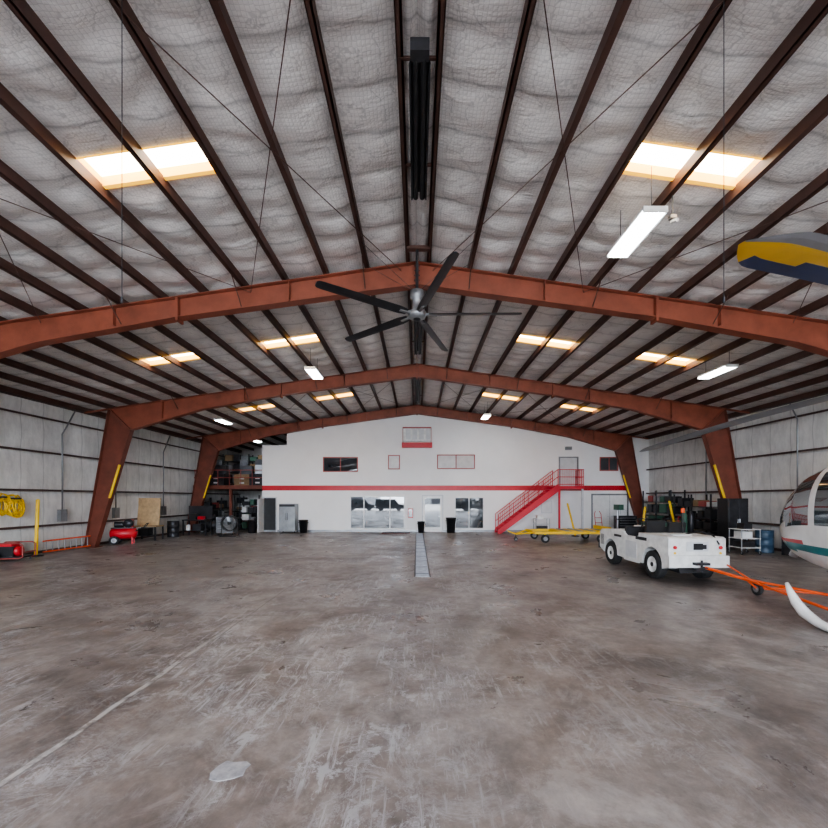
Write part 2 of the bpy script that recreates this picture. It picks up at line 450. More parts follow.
def door(x0,x1,y0,y1,leafs=1,fr=WHITE,pan=WHITE,glassd=False,z0=0.0,dark=False):
    dc[0]+=1; b=MB('door_%d'%dc[0])
    a,c=XW(x0),XW(x1); z1=ZW(y0)
    t=.08
    b.bb((a-t,YB-.06,z0),(a,YB-.001,z1+t),fr); b.bb((c,YB-.06,z0),(c+t,YB-.001,z1+t),fr); b.bb((a,YB-.06,z1),(c,YB-.001,z1+t),fr)
    w=(c-a)/leafs
    for k in range(leafs):
        p=a+k*w
        if dark: b.bb((p,YB-.012,z0),(p+w,YB-.002,z1),BLACK)  # black sheet stands in for the darkness inside the open doorway
        else:
            b.bb((p+.015,YB-.035,z0+.01),(p+w-.015,YB-.002,z1-.015),pan)
            if glassd: b.bb((p+.12,YB-.04,z0+.3),(p+w-.12,YB-.034,z1-.15),GLASS)
            hx=p+w-.1 if k==0 else p+.1
            b.cyl((hx,YB-.035,z0+1.0),(hx,YB-.10,z0+1.0),.02,STEEL,seg=8); b.box((hx-.05*(1 if k==0 else -1),YB-.10,z0+1),(.14,.02,.025),STEEL)
            for hz in(.3,1.0,1.8):
                b.box((p+.012 if k==0 else p+w-.012,YB-.04,z0+hz),(.02,.02,.1),STEEL)
    return b
b=door(592.5,627,495,532,2,GREY,WHITE); b.bb((XW(592.5),YB-.003,0),(XW(627),YB-.001,ZW(495)),BLACK); b.finish()
door(423,442,496,532,1,LGREY,WHITE,True).finish()
b=door(264,276,498,532,1,LGREY,dark=True)
b.box((XW(264)-.03,YB-.5,1.07),(.05,.85,2.1),WHITE)
b.finish()
door(560,577,458,485,1,GREY,LGREY,False,2.93).finish()
b=MB('wall_light'); b.bb((XW(565),YB-.2,5.25),(XW(571),YB,5.45),GREY); b.finish(.01)
b=MB('fire_extinguisher_cabinet'); b.bb((XW(408),YB-.15,.9),(XW(413),YB-.005,1.5),RED); b.bb((XW(408)+.04,YB-.16,.95),(XW(413)-.04,YB-.15,1.45),GLASS); b.finish()
b=MB('notice_board'); b.bb((XW(541),YB-.04,1.2),(XW(552),YB-.005,2.0),LGREY); b.bb((XW(541)+.04,YB-.045,1.24),(XW(552)-.04,YB-.04,1.96),WHITE); b.finish()
b=MB('mezzanine_deck')
b.bb((-W+.25,YB+.5,2.75),(xl-.02,Y1-.05,3.0),FRAME2)
for y in(YB+.6,Y1-.6):
    b.bb((-12.3,y-.08,0),(-12.14,y+.08,2.75),FRAME2)
for z in(3.5,4.0): b.cyl((-W+.3,YB+.55,z),(xl-.05,YB+.55,z),.025,REDF)
for i in range(7):
    x=-W+.35+i*.75; b.cyl((x,YB+.55,3.0),(x,YB+.55,4.0),.022,REDF,seg=8)
b.finish()
def crate(b,x,y,z,w,d,h,mat,a=0): b.box((x,y,z+h/2),(w,d,h),mat,RZ(a))
for (x,y,n) in((-13.6,27.2,1),(-12.0,27.6,2),(-10.7,27.0,3)):
    b=MB('storage_boxes')
    crate(b,x,y,3.0,1.1,.9,.8,CARD if n==2 else DARK); crate(b,x+.15,y,3.8,.8,.7,.6,DARK if n!=3 else GREY,.2); crate(b,x-.1,y+.1,4.4,.5,.5,.4,DARK,.4)
    for k in (0,1): b.box((x,y-.451,3.2+.3*k),(.3,.004,.1),OFFW)
    b.finish(.01)
b=MB('mezzanine_shelving')
for x in(-14.3,-12.4,-10.4):
    for y in(29.2,29.9): b.bb((x-.04,y-.04,3.0),(x+.04,y+.04,5.4),DARK)
rq=random.Random(11)
for z in(3.3,4.1,4.9):
    b.bb((-14.3,29.2,z-.04),(-10.4,29.9,z),DARK)
    x=-14.2
    while x<-11.0:
        w_=rq.uniform(.3,.7); b.bb((x,29.25,z),(x+w_,29.8,z+rq.uniform(.3,.65)),rq.choice([DARK,GREY,CARD,BLACK,GREEN])); x+=w_+.08
b.finish(.005)
b=MB('red_staircase')
ys0,ys1=24.0,25.0; xs0,xs1=4.95,8.55; ZL=2.9; n=16
run=(xs1-xs0)/n; rise=ZL/n
for i in range(n):
    b.bb((xs0+i*run,ys0+.05,(i+1)*rise-.04),(xs0+(i+1)*run+.03,ys1-.05,(i+1)*rise),REDS)
for y in(ys0,ys1-.05):
    b.extr([(xs0-.05,0),(xs0+.15,0),(xs1+.1,ZL-.28),(xs1+.1,ZL+.05),(xs1-.05,ZL+.05),(xs0-.05,.22)],y,y+.05,REDS,'y')
b.bb((xs1,ys0,ZL-.18),(10.15,ys1+.30,ZL),REDS)
for x in(xs1+.1,10.05):
    b.bb((x-.05,ys0+.02,0),(x+.05,ys0+.12,ZL-.1),LGREY if x>9 else REDS)
for y in(ys0+.025,ys1-.025):
    for off in(1.0,.55,.1):
        b.cyl((xs0,y,rise+off),(xs1,y,ZL+off),.022,REDS,seg=8)
        if y<24.5: b.cyl((xs1,y,ZL+off),(10.12,y,ZL+off),.022,REDS,seg=8)
    for i in range(0,n*2+1):
        t=i/(n*2); x=xs0+(xs1-xs0)*t; z=rise+(ZL-rise)*t
        b.cyl((x,y,z-.05),(x,y,z+1.0),.009 if i%8 else .025,REDS,seg=6)
for i in range(13):
    x=xs1+.05+i*.125; b.cyl((x,ys0+.025,ZL),(x,ys0+.025,ZL+1.0),.009,REDS,seg=6)
for off in(1.0,.55,.1): b.cyl((10.12,ys0+.02,ZL+off),(10.12,ys1+.30,ZL+off),.022,REDS,seg=8)
for i in range(10):
    y=ys0+.03+i*.14; b.cyl((10.12,y,ZL),(10.12,y,ZL+1.0),.012,REDS,seg=6)
b.finish()
b=MB('trench_drain_grate')
b.bb((-.06,10.9,0.0),(.36,24.3,.006),GALV)
y=10.95
while y<24.2:
    b.bb((-.03,y,.006),(.33,y+.05,.012),DARK if int(y*8)%9==0 else GALV); y+=.12
b.bb((-.08,10.88,0),(-.045,24.3,.016),DARK); b.bb((.345,10.88,0),(.38,24.3,.016),DARK)
b.finish()
b=MB('door_mat'); b.bb((-2.15,24.0,0),(-.45,25.1,.02),M('mat_dark_red',(.16,.03,.03),.9)); b.bb((-2.1,24.05,.02),(-.5,25.05,.024),BLACK); b.finish()
# ------------------------------------------------------------ lights fixtures
def fixture(x,y,z):
    b=MB('fluorescent_highbay_light')
    L=1.22; w=.40
    b.box((x,y,z+.07),(w,L,.05),WHITE)
    b.poly([(x-w/2,y-L/2,z),(x-w/2-.0,y+L/2,z),(x-w/2+.08,y+L/2,z+.05),(x-w/2+.08,y-L/2,z+.05)],[(0,1,2,3)],WHITE)
    b.poly([(x+w/2,y-L/2,z),(x+w/2,y+L/2,z),(x+w/2-.08,y+L/2,z+.05),(x+w/2-.08,y-L/2,z+.05)],[(0,1,2,3)],WHITE)
    for k in range(6):
        xx=x-w/2+.045+k*.062
        b.cyl((xx,y-L/2+.02,z+.02),(xx,y+L/2-.02,z+.02),.022,TUBE,seg=8)
    for s in(-1,1):
        b.box((x,y+s*L/2,z+.045),(w,.02,.10),OFFW)
        b.cyl((x,y+s*.5,z+.09),(x,y+s*.5,zp(x)+.15),.006,DARK,seg=6)
    b.finish()
for p in((3.88,7.05,6.82),(-3.9,15.0,6.85),(9.7,12.8,6.2),(-10.2,20.8,6.15),(4.0,23.0,6.85),(-11.2,27.5,6.1),(-3.7,-1.5,6.85),(9.9,-1,6.2)): fixture(*p)
b=MB('security_camera'); b.box((4.45,6.9,7.06),(.10,.08,.06),GREY); b.cyl((4.45,6.9,7.05),(4.45,6.9,zp(4.45)+.15),.012,DARK,seg=6); b.cyl((4.45,6.92,7.0),(4.47,6.8,6.95),.03,OFFW); b.finish()
for (x,y,z1) in((-2.98,4.0,4.2),(3.1,4.0,4.2)):
    b=MB('hanging_cable'); b.cyl((x,y,z1),(x,y,zp(x)+.17),.004,DARK,seg=6); b.cyl((x,y,z1-.06),(x,y,z1),.012,DARK,seg=6); b.finish()
for (y0,y1) in((5.0,7.3),(10.7,15.2),(18.5,23)):
    b=MB('radiant_tube_heater')
    x=.035; z=7.72
    b.extr([(x-.14,z-.06),(x-.12,z-.06),(x-.07,z+.09),(x+.07,z+.09),(x+.12,z-.06),(x+.14,z-.06),(x+.08,z+.11),(x-.08,z+.11)],y0,y1,DARK,'y')
    b.cyl((x-.06,y0-.02,z),(x-.06,y1+.02,z),.045,BLACK); b.cyl((x+.06,y0-.02,z),(x+.06,y1+.02,z),.045,BLACK)
    b.box((x,y0-.06,z+.04),(.24,.14,.16),DARK)
    for yy in(y0+.3,y1-.3):
        b.cyl((x,yy,z+.1),(x,yy,zp(0)+.0),.008,DARK,seg=6)
        b.bb((-.25,yy-.02,zp(0)-.03),(.32,yy+.02,zp(0)),PURL)
    b.finish()
b=MB('ceiling_fan')
FC=Vector((0,9.3,6.47))
for k in range(5):
    a=math.radians(1+72*k+(1 if k else 0))
    d=Vector((math.cos(a),-math.sin(a),0)); s=Vector((-d.y,d.x,0))
    vs=[];prof=[(-.5,0),(-.25,.028),(.1,.03),(.5,.0),(.1,-.008),(-.25,-.008)]
    for (r,ch) in((.28,.18),(.5,.24),(2.3,.21),(2.40,.19),(2.44,.12)):
        for (c,h) in prof: vs.append(FC+d*r+s*(c*ch)+Vector((0,0,h*1.0+c*ch*.25)))
    n=6; fs=[(j*n+i,j*n+(i+1)%n,(j+1)*n+(i+1)%n,(j+1)*n+i) for j in range(4) for i in range(n)]
    fs+=[tuple(range(n)),tuple(4*n+i for i in range(n))]
    b.poly(vs,fs,DARK,False)
    b.box(FC+d*.3,(.35,.07,.05),GREY,RZ(math.atan2(d.y,d.x)))
b.lathe(FC,(0,0,1),[(-.10,0),(-.10,.10),(-.06,.20),(.05,.22),(.08,.16),(.10,.12),(.35,.12),(.38,.16),(.55,.16),(.60,.06),(.62,0)],GREY,24)
b.lathe(FC,(0,0,1),[(-.14,0),(-.13,.07),(-.09,.09)],BLACK,20)
b.cyl(FC+Vector((0,0,.55)),(0,9.3,8.03),.035,DARK)
b.bb((-.24,9.24,7.99),(.30,9.36,8.07),PURL)
for sx in(-1,1):
    for sy in(-1,1):
        b.cyl(FC+Vector((0,0,.5)),(sx*1.27,9.3+sy*.45,zp(1.27)+.03),.005,DARK,seg=5)
b.finish()
# ------------------------------------------------------------ baggage tug
b=MB('baggage_tug')
X0,X1=6.35,7.80
def arc(cy,cz,r,a0,a1,n=10):
    return [(cy+r*math.cos(math.radians(a0+(a1-a0)*i/n)),cz+r*math.sin(math.radians(a0+(a1-a0)*i/n))) for i in range(n+1)]
wy0,wy1,wr=10.72,13.0,.38
deck=[(10.0,.42),(10.0,1.14),(10.08,1.18),(11.35,1.18),(11.35,.34)]+arc(wy0,.40,.45,-8,188)
b.extr(deck,X0,X1,OFFW,'x')
hood=[(12.15,.34),(12.15,1.16),(12.4,1.2),(13.6,1.12),(13.75,1.0),(13.75,.5)]+arc(wy1,.40,.44,-5,185)
b.extr(hood,X0,X1,OFFW,'x')
for x in(X0,X1-.05): b.extr([(11.35,.3),(11.35,1.10),(11.5,1.05),(12.0,1.05),(12.15,1.12),(12.15,.3)],x,x+.05,OFFW,'x')
b.bb((X0+.05,11.3,.3),(X1-.05,12.2,.45),DARK)
b.bb((X0+.35,10.1,.25),(X1-.35,13.6,.5),BLACK)
for y in(wy0,wy1):
    b.bb((X0+.28,y-.42,.3),(X1-.28,y+.42,.84),BLACK)
    b.cyl((X0,y,.38),(X1,y,.38),.06,BLACK)
    for x in(X0+.11,X1-.11): b.wheel((x,y,wr),(1,0,0),wr,.24,OFFW)
b.bb((X0-.03,9.92,.42),(X1+.03,10.0,.72),OFFW); b.bb((X0,13.75,.45),(X1,13.85,.7),BLACK)
b.bb((X0+.55,9.78,.36),(X1-.55,9.95,.42),DARK); b.bb((X0+.55,9.78,.50),(X1-.55,9.95,.56),DARK); b.cyl((7.07,9.83,.33),(7.07,9.83,.62),.025,DARK)
for x in(X0+.15,X1-.15):
    b.cyl((x,9.985,.92),(x,9.96,.92),.045,RED); b.cyl((x,9.985,.78),(x,9.97,.78),.03,YEL)
b.bb((X0+.45,9.985,.82),(X1-.45,9.998,1.06),LGREY)
b.bb((X0+.62,9.975,.86),(X0+.86,9.99,1.02),BLACK); b.bb((X0+.95,9.975,.88),(X1-.6,9.99,.99),DARK)
b.bb((X0-.006,11.45,.42),(X0,12.05,.9),LGREY)
b.bb((X0-.008,10.95,.98),(X0,11.5,1.07),DARK)
b.bb((X0-.008,12.3,.95),(X0,12.75,1.02),DARK)
for i in range(6): b.bb((X0-.006,13.45+i*.04,.6),(X0,13.465+i*.04,.95),DARK)
b.bb((X0+.2,11.38,.45),(X0+.75,11.85,.95),BLACK); b.box((X0+.47,11.36,1.28),(.52,.1,.5),BLACK,RX(.15))
b.bb((X0+.8,11.38,.45),(X1-.12,11.85,.95),BLACK); b.box((X0+1.08,11.36,1.25),(.48,.1,.45),BLACK,RX(.15))
b.bb((X0+.05,12.05,.6),(X1-.05,12.2,1.3),DARK)
b.cyl((X0+.47,12.1,1.15),(X0+.47,11.95,1.42),.02,DARK)
cc=Vector((X0+.47,11.93,1.44)); ax=Vector((0,-.56,.83)); u=Vector((1,0,0)); w=ax.cross(u)
b.tube([cc+(u*math.cos(t*PI/10)+w*math.sin(t*PI/10))*.2 for t in range(20)],.014,BLACK,6,True)
for t in(0,2.1,4.2): b.cyl(cc,cc+(u*math.cos(t)+w*math.sin(t))*.2,.01,BLACK,seg=6)
b.cyl((X1-.25,11.25,1.18),(X1-.25,11.25,1.75),.015,DARK); b.cyl((X1-.25,11.25,1.75),(X1-.25,11.25,1.88),.05,ORANGE)
b.box((X0+1.1,12.9,1.22),(.5,.5,.1),OFFW); b.cyl((X0+.35,12.6,1.15),(X0+.35,12.6,1.28),.04,DARK)
b.bb((X0+.3,10.3,1.18),(X0+.8,10.8,1.22),LGREY)
b.tube([(X0+.9,10.7,1.2),(X0+1.0,10.3,1.3),(X0+1.2,10.1,1.22),(X0+1.25,9.95,1.0)],.02,BLACK)
b.finish(.012)
b=MB('orange_tow_bar')
hk=(7.07,9.70,.46)
b.cyl(hk,(7.40,8.9,.34),.035,ORANGE)
b.cyl((7.40,8.9,.34),(7.12,6.4,.20),.028,ORANGE); b.cyl((7.40,8.9,.34),(8.75,6.5,.20),.028,ORANGE)
b.cyl((7.36,8.2,.30),(7.80,8.2,.30),.022,ORANGE)
b.tube([(7.07+.07*math.cos(t*PI/6),9.70+.07*math.sin(t*PI/6),.46) for t in range(12)],.016,DARK,6,True)
b.wheel((7.60,8.85,.14),(1,0,0),.14,.07,GREY); b.cyl((7.40,8.9,.34),(7.60,8.85,.14),.02,ORANGE)
b.tube([(7.75,9.9,.5),(8.1,9.2,.05),(8.9,8.9,.03),(9.8,8.6,.03)],.02,ORANGE)
b.finish()
# ------------------------------------------------------------ helicopter
b=MB('helicopter')
nose=Vector((7.92,8.3)); hub=Vector((7.1,4.4)); hd=(nose-hub).normalized(); rt=Vector((hd.y,-hd.x))
def HP(d,l,z):
    p=nose-hd*d+rt*l; return Vector((p.x,p.y,z))
secs=[(0,.03,1.52,1.60),(.04,.16,1.40,1.74),(.15,.33,1.22,1.95),(.32,.46,1.08,2.15),(.6,.58,.96,2.42),(1.0,.68,.88,2.68),(1.6,.76,.82,2.86),(2.6,.80,.80,2.93),(3.6,.76,.84,2.93),(4.3,.60,1.02,2.86),(4.9,.40,1.45,2.72),(5.6,.24,1.92,2.52),(6.6,.19,2.05,2.44),(10.2,.11,2.16,2.42),(10.3,.03,2.25,2.33)]
def interp(d):
    for i in range(len(secs)-1):
        if secs[i][0]<=d<=secs[i+1][0]:
            t=(d-secs[i][0])/(secs[i+1][0]-secs[i][0]+1e-9)
            return [secs[i][k]*(1-t)+secs[i+1][k]*t for k in(1,2,3)]
ds=[0,.02,.04,.09,.15,.23,.32]+[.4+.08*i for i in range(68)]+[6+.42*i for i in range(11)]+[10.3]
ds=sorted(set(ds))
ns=72; rings=[]
for d in ds:
    hw,zb,zt=interp(min(d,10.3)); ring=[]
    for k in range(ns):
        a=2*PI*k/ns; ca,sa=math.cos(a),math.sin(a)
        e=2/2.5
        x=hw*math.copysign(abs(ca)**e,ca); z=(zb+zt)/2+(zt-zb)/2*math.copysign(abs(sa)**e,sa)
        ring.append((x,z))
    rings.append(ring)
allv=[HP(d,*p) for d,r in zip(ds,rings) for p in r]
o=len(b.v); b.v+=allv
for j in range(len(ds)-1):
    for k in range(ns):
        k2=(k+1)%ns
        f=[j*ns+k,j*ns+k2,(j+1)*ns+k2,(j+1)*ns+k]
        zc=sum(allv[i].z for i in f)/4; dc_=(ds[j]+ds[j+1])/2; xc=(rings[j][k][0]+rings[j][k2][0])/2
        belt=1.62+.06*min(dc_,1.5)
        m=WHITE
        if dc_<1.55 and zc>belt and abs(xc)>.035: m=CANOPY
        elif 1.65<dc_<2.5 and belt+.05<zc<2.6: m=CANOPY
        elif 2.62<dc_<3.4 and belt+.05<zc<2.6: m=CANOPY
        elif dc_>.25 and belt-.33<zc<belt-.27: m=RED
        elif dc_>.25 and belt-.50<zc<belt-.36: m=TEAL
        elif dc_>5 : m=WHITE if dc_<8 else YEL2
        b.f.append([o+i for i in f]); b.mi.append(b.m(m)); b.sm.append(True)
vs=[];cw=[(2.4,.1,2.75,2.9),(2.7,.38,2.75,3.15),(3.4,.45,2.75,3.38),(4.3,.45,2.7,3.38),(5.2,.32,2.5,3.1),(5.9,.12,2.4,2.7)]
for (d,hw,zb,zt) in cw:
    for k in range(24):
        a=2*PI*k/24; vs.append(HP(d,hw*math.cos(a),(zb+zt)/2+(zt-zb)/2*math.sin(a)))
b.poly(vs,[(j*24+k,j*24+(k+1)%24,(j+1)*24+(k+1)%24,(j+1)*24+k) for j in range(5) for k in range(24)],WHITE,True)
S=.62
for s in(-1,1):
    pts=[HP(S+.56,s*.86,.60),HP(S+.66,s*.86,.45),HP(S+.80,s*.86,.30),HP(S+1.0,s*.86,.17),HP(S+1.3,s*.86,.085),HP(S+1.7,s*.86,.06),HP(4.9,s*.86,.06),HP(5.2,s*.86,.10)]
    b.tube(pts,[.03,.055,.08,.09,.075,.06,.055,.05],WHITE,14)
    for d in(2.3,4.2):
        b.tube([HP(d,s*.86,.05),HP(d,s*.80,.35),HP(d,s*.55,.72),HP(d,s*.2,.90)],.035,WHITE,10)
    b.box(HP(3.2,s*.86,.13),(.12,1.2,.03),DARK,RZ(math.atan2(hd.y,hd.x)-PI/2))
    b.cyl(HP(.5,s*.3,1.12),HP(.44,s*.3,1.02),.07,STEEL)
HB=Vector((hub.x,hub.y,EYE+1.70))
b.cyl((hub.x,hub.y,3.2),HB,.06,DARK)
b.lathe(HB-Vector((0,0,.1)),(0,0,1),[(0,.08),(.02,.26),(.1,.28),(.16,.2),(.24,.08),(.26,0)],DARK)
def blade(tip,col,banded=False,chord=.33,flip=1):
    tip=Vector(tip); D=tip-HB; L=D.length
    d=D.normalized(); s=Vector((d.y,-d.x,0)).normalized()*flip
    st=[.06,.12,.16]+[.2+.05*i for i in range(13)]+[.82+.015*i for i in range(12)]+[1.0]
    cs=[-.5,-.35,-.2,-.05,.1,.25,.38,.5]
    th=[0,.016,.028,.036,.04,.036,.024,0]
    rows=[]
    for t in st:
        ch=chord*(.35 if t<.13 else (.7 if t<.18 else 1))
        if t>.93: ch*=max(.12,1-((t-.93)/.07)**1.6*.9)
        sag=.10*math.sin(PI*t)
        base=HB+D*t+Vector((0,0,sag))
        rows.append([base+s*(c*ch)+Vector((0,0,h*ch*1.6)) for c,h in zip(cs,th)]+[base+s*(c*ch)-Vector((0,0,h*ch*1.0)) for c,h in list(zip(cs,th))[::-1][1:-1]])
    n=len(rows[0])
    for j in range(len(st)-1):
        t=(st[j]+st[j+1])/2
        for k in range(n):
            k2=(k+1)%n; m=col
            if banded:
                c=cs[k] if k<8 else cs[max(0,14-k)]
                if t>.72: m=YEL2
                if c<-.0+ (t-.9)*-1.6 -.1 and t<.955: m=NAVY
                if c>.36: m=BLADE
                if t<=.72: m=BLADE
            b.poly([rows[j][k],rows[j][k2],rows[j+1][k2],rows[j+1][k]],[(0,1,2,3)],m,False)
    b.cyl(HB,HB+D*.08,.05,DARK)
blade((5.33,9.47,EYE+1.10),BLADE,False,.42)
blade((2.07,2.52,EYE+1.625),BLADE,True,.40,-1)
blade((8.6,-.7,EYE+1.9),BLADE,False); blade((12.2,5.9,EYE+1.3),BLADE,False)
def fin(ptsdz,th,mat):
    A=[HP(d,-th,z) for d,z in ptsdz]; C=[HP(d,th,z) for d,z in ptsdz]; n=len(A)
    b.poly(A+C,[tuple(range(n)),tuple(range(2*n-1,n-1,-1))]+[(i,i+n,(i+1)%n+n,(i+1)%n) for i in range(n)],mat)
fin([(9.2,2.35),(9.9,3.4),(10.4,3.4),(10.2,2.3),(10.5,1.5),(10.1,1.5),(9.5,2.2)],.03,YEL2)
b.box(HP(8.3,0,2.3),(1.9,.4,.04),WHITE,RZ(math.atan2(hd.y,hd.x)-PI/2))
b.cyl(HP(10.1,0,2.35),HP(10.1,-.3,2.35),.04,DARK)
b.box(HP(10.1,-.3,2.35),(.02,.14,1.7),WHITE,RZ(math.atan2(hd.y,hd.x)-PI/2)@RX(.6))
b.finish(fix=True)
# ------------------------------------------------------------ yellow helicopter dolly
b=MB('yellow_helicopter_dolly')
for y in(19.2,20.9): b.bb((5.7,y-.06,.42),(9.4,y+.06,.54),YEL)
for x in(5.76,7.0,8.2,9.34): b.bb((x-.06,19.2,.42),(x+.06,20.9,.54),YEL)
for k in range(8): b.bb((7.0+.3*k,19.25,.54),(7.2+.3*k,20.85,.57),GREY if k%2 else YEL)
for x in(6.2,8.9):
    for y in(19.15,20.95): b.wheel((x,y,.2),(0,1,0),.2,.12,GREY); b.bb((x-.04,y-.02,.2),(x+.04,y+.02,.45),YEL)
b.cyl((5.7,19.3,.48),(5.0,20.05,.35),.04,YEL); b.cyl((5.7,20.8,.48),(5.0,20.05,.35),.04,YEL); b.cyl((5.0,20.05,.35),(4.6,20.05,.5),.03,YEL); b.cyl((4.6,19.85,.52),(4.6,20.25,.52),.02,YEL)
b.cyl((5.0,20.05,.35),(5.0,20.05,.1),.03,DARK); b.wheel((5.0,20.05,.1),(0,1,0),.1,.06,GREY)
b.bb((9.3,19.2,.5),(9.42,20.9,.75),YEL)
b.finish(.008)
def pole_stand(x,y,h,lean):
    b=MB('yellow_guard_pole')
    b.lathe((x,y,0),(0,0,1),[(0,0),(0,.22),(.04,.22),(.05,.06),(.06,0)],DARK)
    b.cyl((x,y,.04),(x+lean,y,h),.055,YEL); b.lathe((x+lean,y,h-.01),(0,0,1),[(0,.055),(.03,.04),(.04,0)],YEL)
    b.finish()
pole_stand(9.0,22.5,1.85,-.45); pole_stand(13.0,19.7,2.0,-.45); pole_stand(-14.2,14.75,2.1,.08); pole_stand(11.9,21.0,1.7,.2)
# ------------------------------------------------------------ clutter
def rack(name,x0,x1,y0,y1,h,n,seed,along='y'):
    r=random.Random(seed); b=MB(name)
    for x in(x0,x1):
        for y in(y0,(y0+y1)/2,y1) if along=='y' else (y0,y1):
            b.bb((x-.03,y-.03,0),(x+.03,y+.03,h),DARK)
    pal=[CARD,DARK,GREEN,BLACK,GREY,DARK,OFFW,BLACK,DARK,REDF]
    for k in range(n):
        z=.15+k*(h-.2)/n
        b.bb((x0,y0,z-.04),(x1,y1,z),DARK)
        g=(h-.2)/n-.08
        if along=='y':
            y=y0+.1
            while y<y1-.5:
                w=r.uniform(.25,.6); hh=r.uniform(.4,.95)*g; m=r.choice(pal)
                if r.random()<.25: b.cyl((( x0+x1)/2,y+w/2,z),((x0+x1)/2,y+w/2,z+hh),min(w/2,.28)*.9,m)
                else: b.bb((x0+.08,y,z),(x1-.08,y+w,z+hh),m)
                y+=w+r.uniform(.03,.15)
        else:
            x=x0+.1
            while x<x1-.5:
                w=r.uniform(.25,.6); hh=r.uniform(.4,.95)*g; m=r.choice(pal)
                b.bb((x,y0+.08,z),(x+w,y1-.08,z+hh),m); x+=w+r.uniform(.03,.15)
    return b.finish(.005)
rack('storage_rack',13.65,14.4,18.4,21.0,2.35,4,1); rack('storage_rack',13.65,14.4,21.3,23.9,2.6,4,2)
rack('storage_rack',-14.55,-12.6,31.6,32.5,2.4,4,3,'x'); rack('storage_rack',-14.4,-13.7,26.2,29.2,2.2,3,4)
rack('storage_rack',-11.9,-10.2,26.6,27.2,2.3,4,8,'x')
def toolchest(x,y,w,d,h,mat,face):
    b=MB('tool_chest')
    b.bb((x-w/2,y-d/2,.12),(x+w/2,y+d/2,h),mat)
    n=6
    for k in range(n):
        z0=.16+k*(h-.2)/n; z1=z0+(h-.2)/n-.02
        b.bb((x-w/2+.03,y-d/2-.012,z0),(x+w/2-.03,y-d/2,z1),mat); b.bb((x-w/2+.1,y-d/2-.03,z1-.04),(x+w/2-.1,y-d/2-.012,z1-.02),STEEL)
    for sx in(-1,1):
        for sy in(-1,1): b.wheel((x+sx*(w/2-.08),y+sy*(d/2-.08),.06),(1,0,0),.06,.04,GREY)
    b.bb((x-w/2-.01,y-d/2-.02,h),(x+w/2+.01,y+d/2+.01,h+.03),BLACK)
    return b
toolchest(12.2,23.2,1.1,.5,1.1,DARK,0).finish(); toolchest(12.9,22.0,.9,.5,1.0,BLACK,0).finish(); toolchest(-11.2,23.3,1.0,.5,1.05,GREY,0).finish()
b=MB('black_storage_cabinet')
b.bb((13.0,16.55,.08),(13.85,17.15,2.15),BLACK); b.bb((13.03,16.53,.12),(13.41,16.55,2.1),DARK); b.bb((13.44,16.53,.12),(13.82,16.55,2.1),DARK)
for x in(13.38,13.47): b.bb((x-.012,16.50,1.0),(x+.012,16.53,1.3),STEEL)
for x in(13.05,13.8):
    for y in(16.6,17.1): b.bb((x-.03,y-.03,0),(x+.03,y+.03,.08),DARK)
b.finish(.01)
b=MB('white_parts_cart'); b.T=Matrix.Translation((-.62,0,0))
for x in(13.0,13.7):
    for y in(15.1,15.7): b.cyl((x,y,.1),(x,y,.95),.02,GREY); b.wheel((x,y,.07),(1,0,0),.07,.04,GREY)
for z in(.25,.6,.95): b.bb((12.98,15.08,z),(13.72,15.72,z+.03),OFFW)
b.bb((13.1,15.2,.63),(13.5,15.6,.88),WHITE); b.bb((13.05,15.2,.28),(13.6,15.6,.5),DARK); b.bb((13.15,15.15,.98),(13.45,15.5,1.2),DARK)
b.finish(.005)
def drum(name,x,y,mat,r=.29,h=.88):
    b=MB(name); b.lathe((x,y,0),(0,0,1),[(0,0),(0,r),(.02,r+.012),(.04,r),(h*.33,r),(h*.345,r+.014),(h*.36,r),(h*.66,r),(h*.675,r+.014),(h*.69,r),(h-.03,r),(h-.01,r+.012),(h,r),(h-.02,r-.02),(h-.02,0)],mat,28)
    b.cyl((x+r*.5,y,h-.02),(x+r*.5,y,h+.01),.035,DARK); b.finish()
drum('steel_drum',13.95,15.9,BLUE); drum('steel_drum',14.2,15.0,DARK); drum('steel_drum',13.1,20.6,GREEN)
drum('steel_drum',-13.6,22.1,DARK)
def bin_(x,y,mat=BLACK,h=.8,r=.27):
    b=MB('trash_can'); b.lathe((x,y,0),(0,0,1),[(0,0),(0,r*.8),(h*.93,r),(h*.93,r+.02),(h,r+.02),(h,r-.01),(h*.9,r-.03),(.05,r*.75),(.05,0)],mat,24)
    for s in(-1,1): b.box((x+s*(r+.02),y,h*.8),(.04,.12,.03),mat)
    b.finish()
bin_(XW(306),24.8); bin_(XW(450),24.7,BLACK,.95,.3); bin_(XW(421),24.9,DARK,.7,.22); bin_(XW(257),24.6,DARK,.8)
b=MB('stainless_refrigerator')
x=XW(291); b.bb((x-.5,24.6,.1),(x+.5,25.3,1.8),GREY)
for s in(-1,1):
    b.bb((x+(s-1)*.245+.005,24.57,.15),(x+(s+1)*.245-.005,24.6,1.6),GREY); b.bb((x+s*.05-.01,24.53,.8),(x+s*.05+.01,24.57,1.25),DARK)
b.bb((x-.48,24.585,1.63),(x+.48,24.6,1.77),DARK)
for sx in(-1,1):
    for sy in(24.65,25.25): b.cyl((x+sx*.45,sy,0),(x+sx*.45,sy,.1),.03,DARK)
b.finish(.008)
b=MB('utility_cart'); x=XW(533)
for sx in(-.4,.4):
    for y in(24.2,24.7): b.cyl((x+sx,y+.0-.8,.1),(x+sx,y-.8,.95),.018,GREY); b.wheel((x+sx,y-.8,.06),(1,0,0),.06,.03)
for z in(.25,.6,.93): b.bb((x-.42,23.38,z),(x+.42,23.92,z+.025),LGREY)
b.bb((x-.3,23.45,.955),(x+.05,23.8,1.15),OFFW); b.bb((x-.25,23.45,.28),(x+.3,23.8,.5),DARK); b.finish()
